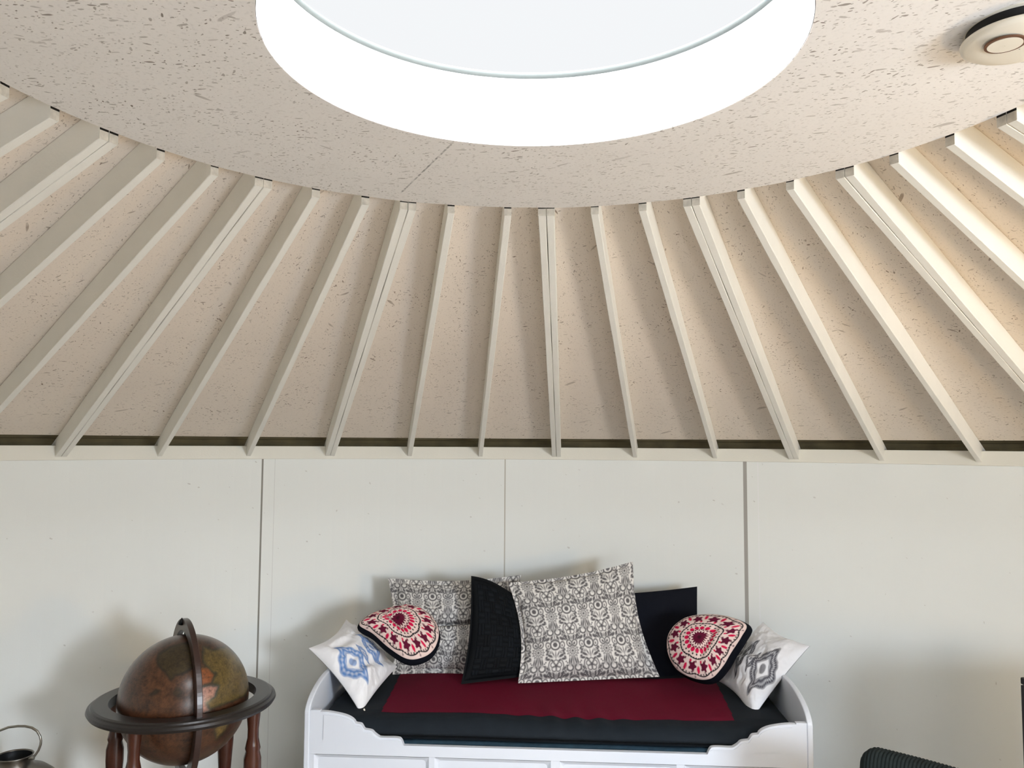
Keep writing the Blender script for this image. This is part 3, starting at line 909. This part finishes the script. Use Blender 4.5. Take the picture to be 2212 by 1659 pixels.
def creaseF(q):
    d = q @ np.array([.83, 0, -.52])-.028; s = q @ np.array([.52, 0, .83])
    return -.020*np.exp(-(d/.010)**2)*np.exp(-((s-.01)/.07)**2)
round_cushion([(948, 1372), (938, 1402), (915, 1420), (880, 1424), (840, 1400), (806, 1370), (776, 1350), (796, 1330), (836, 1316), (884, 1308), (922, 1322), (942, 1346)], (858, 1346), 3.50, (.12, -.62, .78), .045, .3,
    'round pink and maroon embroidered cushion beside the blue-printed white cushion', creaseE, 3, .040)
round_cushion([(1602, 1376), (1580, 1410), (1562, 1440), (1536, 1466), (1500, 1466), (1462, 1446), (1442, 1408), (1446, 1366), (1478, 1336), (1524, 1327), (1574, 1332), (1612, 1350)], (1519, 1382), 3.50, (-.50, -.75, .42), .05, 1.1,
    'round pink and maroon embroidered cushion beside the grey-printed white cushion', creaseF, 5, .08)

# ------------------------------------------------------------------ floor globe
GY = 3.0
GC = at(398, 1508, GY); GR = .2185
gl = empty('floor_globe', (GC[0], GC[1], 0)); tag(gl, 'antique brown floor globe in a dark wooden stand left of the daybed', 'globe')
vd = np.array([0, 0, EYE])-GC; vd /= np.linalg.norm(vd)
rt = np.cross(np.array([0, 0, 1.0]), vd); rt /= np.linalg.norm(rt); upv = np.cross(vd, rt)
nu, nv = 420, 300
lo = np.linspace(0, 2*PI, nu, endpoint=False); la = np.linspace(-PI/2+.004, PI/2-.004, nv)
LO, LA = np.meshgrid(lo, la, indexing='ij')
D = np.stack([np.cos(LA)*np.cos(LO), np.cos(LA)*np.sin(LO), np.sin(LA)], -1)
a = D @ rt; b_ = D @ upv; front = (D @ vd) > -.15
def zpt(X, Y): return ((240+X/6.9125-398)/141.0, -(1320+Y/6.9125-1511)/141.0)
def inpoly(x, y, poly):
    c_ = np.zeros(x.shape, bool); n = len(poly); dmin = np.full(x.shape, 9.0)
    for i in range(n):
        x0, y0 = poly[i]; x1, y1 = poly[(i+1) % n]
        cond = ((y0 > y) != (y1 > y)); xi = (x1-x0)*(y-y0)/((y1-y0) if y1 != y0 else 1e-9)+x0
        c_ ^= cond & (x < xi)
        t = np.clip(((x-x0)*(x1-x0)+(y-y0)*(y1-y0))/((x1-x0)**2+(y1-y0)**2+1e-12), 0, 1)
        dmin = np.minimum(dmin, np.hypot(x-x0-t*(x1-x0), y-y0-t*(y1-y0)))
    return c_, dmin
wa = a+.022*fbm(D[..., 0]*9, D[..., 1]*9, D[..., 2]*9, seed=21); wb = b_+.022*fbm(D[..., 0]*9, D[..., 1]*9, D[..., 2]*9, seed=31)
n1 = fbm(D[..., 0]*5, D[..., 1]*5, D[..., 2]*5, seed=1); n2 = fbm(D[..., 0]*22, D[..., 1]*22, D[..., 2]*22, seed=2); n3 = fbm(D[..., 0]*60, D[..., 1]*60, D[..., 2]*60, seed=4)
col = lin((72, 45, 29))*(1+.7*n1+.8*n2+.8*n3)[..., None]
land = (n1 > .22)
col = np.where((land & ~front)[..., None], lin((96, 84, 44))*(1+.5*n2+.5*n3)[..., None], col)
polys = [([(700, 650), (860, 560), (1000, 520), (1200, 490), (1245, 880), (1060, 980), (950, 990), (905, 1055), (830, 960), (720, 830), (690, 740)], (52, 42, 24), (20, 24, 20)),
         ([(1340, 830), (1440, 960), (1540, 1010), (1480, 1140), (1570, 1190), (1520, 1330), (1420, 1430), (1460, 1510), (1600, 1480), (1960, 1380), (2080, 1250), (2060, 1050), (1990, 900), (1850, 710), (1700, 600), (1480, 650), (1340, 590)], (88, 72, 36), (34, 40, 32)),
         ([(1250, 890), (1420, 930), (1520, 1025), (1460, 1140), (1250, 1170)], (122, 68, 34), (48, 44, 30)),
         ([(1250, 1180), (1560, 1190), (1510, 1340), (1400, 1420), (1440, 1530), (1250, 1590)], (150, 108, 94), (58, 66, 62)),
         ([(1540, 1800), (1640, 1720), (1760, 1700), (1700, 1850), (1560, 1960)], (104, 84, 42), (44, 44, 34)),
         ([(620, 1230), (700, 1160), (760, 1190), (690, 1230)], (40, 34, 24), (30, 26, 20)),
         ([(930, 1240), (990, 1160), (1060, 1230), (1010, 1300)], (60, 44, 26), (34, 28, 20))]
for pl, c1, c2 in polys:
    pp = [zpt(*q) for q in pl]
    ins, dm = inpoly(wa, wb, pp)
    ins &= front
    col = np.where(ins[..., None], lin(c1)*(1+.7*n2+.8*n3)[..., None], col)
    edge = np.clip(1-dm/.035, 0, 1)*front
    col = col*(1-.75*edge[..., None])+lin(c2)*.75*edge[..., None]
for k in range(24):  # printed meridians and parallels
    d = np.abs(np.mod(LO-k*PI/12+PI, 2*PI)-PI)*np.cos(LA); col = col*(1-.25*np.clip(1-d/.006, 0, 1))[..., None]
for k in range(-5, 6):
    d = np.abs(LA-k*PI/12); col = col*(1-(.45 if k == 0 else .2)*np.clip(1-d/.007, 0, 1))[..., None]
script_marks = (n3 > .34) & (n2 > .05)
col = np.where(script_marks[..., None], col*.45, col)
V = GC+D.reshape(-1, 3)*GR
M['ball'] = attr_mat('varnished_globe_map', .32, spec=.45, coat=.25)
obj('globe_ball', V, grid_faces(nu, nv, wrapu=True), M['ball'], gl, smooth=True, col=np.clip(col.reshape(-1, 3), 0.002, 1))['label'] = 'brown varnished ball with an old world map'
# horizon ring
zr_ = GC[2]-.001
v, f = lathe([(.2435, zr_+.010), (.290, zr_+.010), (.298, zr_+.007), (.301, zr_+.002), (.310, zr_-.002), (.313, zr_-.010), (.307, zr_-.020), (.290, zr_-.024), (.2435, zr_-.024), (.2435, zr_+.010)], 120, GC[:2])
obj('horizon_ring', v, f, M['ringwood'], gl, smooth=False)
# meridian ring (flat hoop on edge) 
ang = .18
dv = np.array([vd[0], vd[1], 0]); dv /= np.linalg.norm(dv)
dvr = np.cross(np.array([0, 0, 1.0]), dv)
e1 = math.cos(ang)*dv+math.sin(ang)*dvr; e3 = np.cross(np.array([0, 0, 1.0]), e1)
Vm = []; seg = 140
for k in range(seg):
    t = 2*PI*k/seg; d = e1*math.cos(t)+np.array([0, 0, 1.0])*math.sin(t)
    for r_, s_ in ((.2325, -.010), (.274, -.010), (.274, .010), (.2325, .010)): Vm.append(GC+d*r_+e3*s_)
fm = []
for k in range(seg):
    for q in range(4): fm.append((k*4+q, ((k+1) % seg)*4+q, ((k+1) % seg)*4+(q+1) % 4, k*4+(q+1) % 4))
bevel_mod(obj('meridian_ring', Vm, fm, M['meridian'], gl), .002, 2)
# axis pin and pointer at the top of the hoop
tp = GC+np.array([0, 0, .292])
ax = GC+(.22*np.array([0, 0, 1.0]))
v, f = tube([GC+np.array([0, 0, .215]), GC+np.array([0, 0, .236])], .008, 12); obj('axis_pin', v, f, M['black'], gl)
q0 = at(389, 1349, GY+.02)
v, f = tube([q0, q0+np.array([.004, 0, .012]), q0+np.array([.006, 0, .024])], [.008, .007, .001], 8); obj('pointer', v, f, M['black'], gl, smooth=True)
# turned legs and stretcher
zl = zr_-.024
prof = [(.001, 0), (.018, 0), (.022, .03), (.018, .06), (.026, .09), (.020, .12), (.014, .17), (.016, .24), (.021, .32), (.026, .40), (.030, .46), (.0295, .50), (.0235, .525), (.0265, .535), (.0235, .548), (.019, .57), (.0185, .60), (.024, zl-.006), (.024, zl), (.001, zl)]
prof = [(r_, z_ if z_ < .3 else .3+(z_-.3)*(zl-.3)/(zl-.3)) for r_, z_ in prof if z_ <= zl]
LEGA = [math.radians(x) for x in (-8.4, -103.0, 170.6, 75.6)]
for t in LEGA:
    c_ = (GC[0]+.262*math.cos(t), GC[1]+.262*math.sin(t))
    v, f = lathe(prof, 28, c_); obj('leg', v, f, M['legwood'], gl, smooth=True)
mb = MB()
for i in (0, 1):
    a_, c_ = LEGA[i], LEGA[i+2]
    v, f = tube([(GC[0]+.265*math.cos(a_), GC[1]+.265*math.sin(a_), .14), (GC[0], GC[1], .14), (GC[0]+.265*math.cos(c_), GC[1]+.265*math.sin(c_), .14)], .014, 10); mb.add(v, f)
mb.build('stretcher', M['legwood'], gl, smooth=True)
v, f = tube([(GC[0], GC[1], .14), (GC[0], GC[1], GC[2]-.264)], .016, 14); obj('support_post', v, f, M['legwood'], gl, smooth=True)

# ------------------------------------------------------------------ metal can
c = at(31, 1631, 3.0)
can = empty('metal_can', (c[0], c[1], 0)); tag(can, 'aged metal churn with a wire handle standing beside the floor globe', 'can')
zt_ = c[2]
v, f = lathe([(.001, 0), (.125, 0), (.135, .01), (.138, .03), (.138, zt_-.10), (.130, zt_-.075), (.105, zt_-.055), (.075, zt_-.045), (.060, zt_-.038), (.0575, zt_-.025), (.0585, zt_-.004), (.0615, zt_), (.0585, zt_+.001), (.056, zt_-.004), (.055, zt_-.035)], 64, c[:2]); obj('body', v, f, M['tin'], can, smooth=True)
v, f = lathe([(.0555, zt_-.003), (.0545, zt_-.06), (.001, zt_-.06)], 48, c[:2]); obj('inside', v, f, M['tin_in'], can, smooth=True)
pp = [(71, 1637), (76, 1631), (83, 1621), (87.5, 1609), (88.5, 1600), (86.5, 1590), (80, 1579), (69, 1572), (54, 1568.5), (38, 1568.5), (18, 1571), (0, 1578), (-20, 1590), (-32, 1606), (-30, 1622), (-14, 1634)]
v, f = tube([tuple(at(x, y, 3.0)) for x, y in pp], .0042, 10); obj('wire_handle', v, f, M['metal'], can, smooth=True)
q = at(70, 1637, 2.99)
v, f = tube([q+np.array([-.012, 0, -.002]), q+np.array([.006, 0, -.001])], .006, 10); obj('handle_lug', v, f, M['metal'], can)

# ------------------------------------------------------------------ corduroy chair, lower right
ch = None
zA = .73
p0, p1, p2 = atz(1893, 1619, zA), atz(2010, 1632, zA-.005), atz(2130, 1678, zA)
ch = empty('tub_chair', (p1[0]+.12, p1[1]-.2, 0)); tag(ch, 'dark green ribbed tub chair with a rounded back in the lower corner', 'chair')
# backrest: a padded roll swept along its top line, going down to the seat
dirv = p2-p0; dirv[2] = 0; dirv /= np.linalg.norm(dirv)
nrmv = np.array([dirv[1], -dirv[0], 0.0])          # towards the sitter / camera side
if nrmv[1] > 0: nrmv = -nrmv
Lc = .62
def back_pt(s, t, th):
    """s 0..1 along, t around the padded section"""
    return None
ns, ntt = 460, 60
V = []
for i in range(ns):
    s = i/(ns-1)
    x = s*Lc-.045
    zt_ = zA-.05*s+.0-.10*max(0, s-.55)**2
    endr = min(1, (1-((min(s, .07)/.07)-1)**2)**.5 if s < .07 else 1, (1-((min(1-s, .07)/.07)-1)**2)**.5 if 1-s < .07 else 1)
    endr = max(endr, .02)
    for j in range(ntt):
        a_ = 2*PI*j/ntt
        cx, cz = math.cos(a_), math.sin(a_)
        hw = .05*endr
        px_o = hw*np.sign(cx)*abs(cx)**.6
        zz = (.5+.5*np.sign(cz)*abs(cz)**.45)
        z = .36+(zt_-.36)*zz
        z = z-(1-endr)*.055*(1 if cz > 0 else -1)
        rip = .0030*abs(math.sin(PI*x/.0095))
        V.append(p0+dirv*x+nrmv*(px_o*(1+rip/hw if hw > .01 else 1)-.0+.05*math.sin(PI*s)*-1)+np.array([0, 0, -p0[2]+z+(rip if cz > 0 else 0)]))
f = [tuple(x) for x in grid_faces(ns, ntt)]
for i in range(ns-1): f.append((i*ntt+ntt-1, (i+1)*ntt+ntt-1, (i+1)*ntt, i*ntt))
f.append(tuple(range(ntt))); f.append(tuple((ns-1)*ntt+j for j in range(ntt))[::-1])
obj('backrest', V, f, M['cord'], ch, smooth=True)
ctr = p0+dirv*.26+nrmv*.27; ctr[2] = 0
def cbox(w, d, z0, z1, off=0, o2=0):
    v = [ctr+dirv*(x+off)+nrmv*(y+o2)+np.array([0, 0, z]) for z in (z0, z1) for y in (-d/2, d/2) for x in (-w/2, w/2)]
    return v, [(0, 2, 3, 1), (4, 5, 7, 6), (0, 1, 5, 4), (2, 6, 7, 3), (0, 4, 6, 2), (1, 3, 7, 5)]
v, f = cbox(.54, .46, .30, .43); bevel_mod(obj('seat', v, f, M['cord'], ch), .04, 4)
for sx in (-1, 1):
    for sy in (-1, 1):
        q = ctr+dirv*.22*sx+nrmv*.19*sy
        v, f = tube([(q[0], q[1], 0), (q[0], q[1], .31)], [.014, .02], 12); obj('leg', v, f, M['ringwood'], ch, smooth=True)

# ------------------------------------------------------------------ black cabinet at the right edge
X0 = 1.672
cbn = empty('black_cabinet', (X0+.2, 2.5, 0)); tag(cbn, 'tall black cabinet with overhanging top at the right edge of the room', 'cabinet')
ztop = at(2204, 1464, 2.7)[2]
def box3(x0, x1, y0, y1, z0, z1):
    v = [(x, y, z) for z in (z0, z1) for y in (y0, y1) for x in (x0, x1)]
    return v, [(0, 2, 3, 1), (4, 5, 7, 6), (0, 1, 5, 4), (2, 6, 7, 3), (0, 4, 6, 2), (1, 3, 7, 5)]
xl = at(2207.5, 1560, 2.7)[0]
v, f = box3(xl, xl+.42, 2.32, 2.70, .04, ztop-.022); bevel_mod(obj('carcass', v, f, M['black'], cbn), .002)
xt = at(2203.5, 1470, 2.71)[0]
v, f = box3(xt, xt+.44, 2.30, 2.71, ztop-.022, ztop); bevel_mod(obj('worktop', v, f, M['black'], cbn), .004)
v, f = box3(xl+.02, xl+.40, 2.305, 2.32, .08, ztop-.05); o = obj('door', v, f, M['black'], cbn)
v, f = tube([(xl+.06, 2.296, .5), (xl+.06, 2.296, .58)], .006, 10); obj('handle', v, f, M['metal'], o)
for dx in (.03, .39):
    for dy in (2.35, 2.67):
        v, f = tube([(xl+dx, dy, 0), (xl+dx, dy, .045)], .015, 10); obj('foot', v, f, M['black'], cbn)

# ------------------------------------------------------------------ light
wd = bpy.data.worlds.new('overcast'); SC.world = wd; wd.use_nodes = True
wd.node_tree.nodes['Background'].inputs[0].default_value = (.97, .98, 1, 1)
wd.node_tree.nodes['Background'].inputs[1].default_value = 1.12
def area(name, loc, target, sx, sy, power, colr, spread=PI):
    l = bpy.data.lights.new(name, 'AREA'); l.shape = 'RECTANGLE'; l.size = sx; l.size_y = sy; l.energy = power; l.color = colr; l.spread = spread
    o = bpy.data.objects.new(name, l); COL.objects.link(o); o.location = loc
    o.rotation_euler = (Vector(target)-Vector(loc)).to_track_quat('-Z', 'Y').to_euler()
    return o
sl = bpy.data.lights.new('overcast_sky', 'SUN'); sl.energy = 54; sl.angle = math.radians(140); sl.color = (.93, .96, 1.0)
so = bpy.data.objects.new('overcast_sky', sl); COL.objects.link(so); so.location = (0, 1.25, 4)
# daylight through the door behind the camera, then added fill
area('door_daylight', (2.1, -.45, 1.48), (-.4, 4.0, .55), .55, .7, 50, (.78, .88, 1.0), math.radians(120))
area('door_floor_fill', (1.9, -.5, 1.5), (.9, .9, 0), .6, .7, 30, (.95, .97, 1.0), math.radians(75))  # added lamp at the door aimed at the floor, bounce lifts the ceiling
area('room_fill', (1.0, -1.3, 1.0), (-.6, 3.4, 1.7), .8, .6, 17, (.9, .95, 1.0), math.radians(150))  # added fill lamp behind the camera, brightens roof and far wall
# warm lamp low on the right
area('warm_lamp', (2.40, 1.0, .95), (.3, 2.4, 2.0), .45, .3, 17, (1.0, .68, .30), math.radians(170))

SC.cycles.max_bounces = 7
SC.cycles.diffuse_bounces = 5
SC.cycles.glossy_bounces = 2
SC.cycles.transmission_bounces = 2
SC.cycles.caustics_reflective = False
SC.cycles.caustics_refractive = False
SC.cycles.adaptive_threshold = .025
SC.view_settings.view_transform = 'Standard'
SC.view_settings.look = 'None'
SC.view_settings.exposure = -0.22
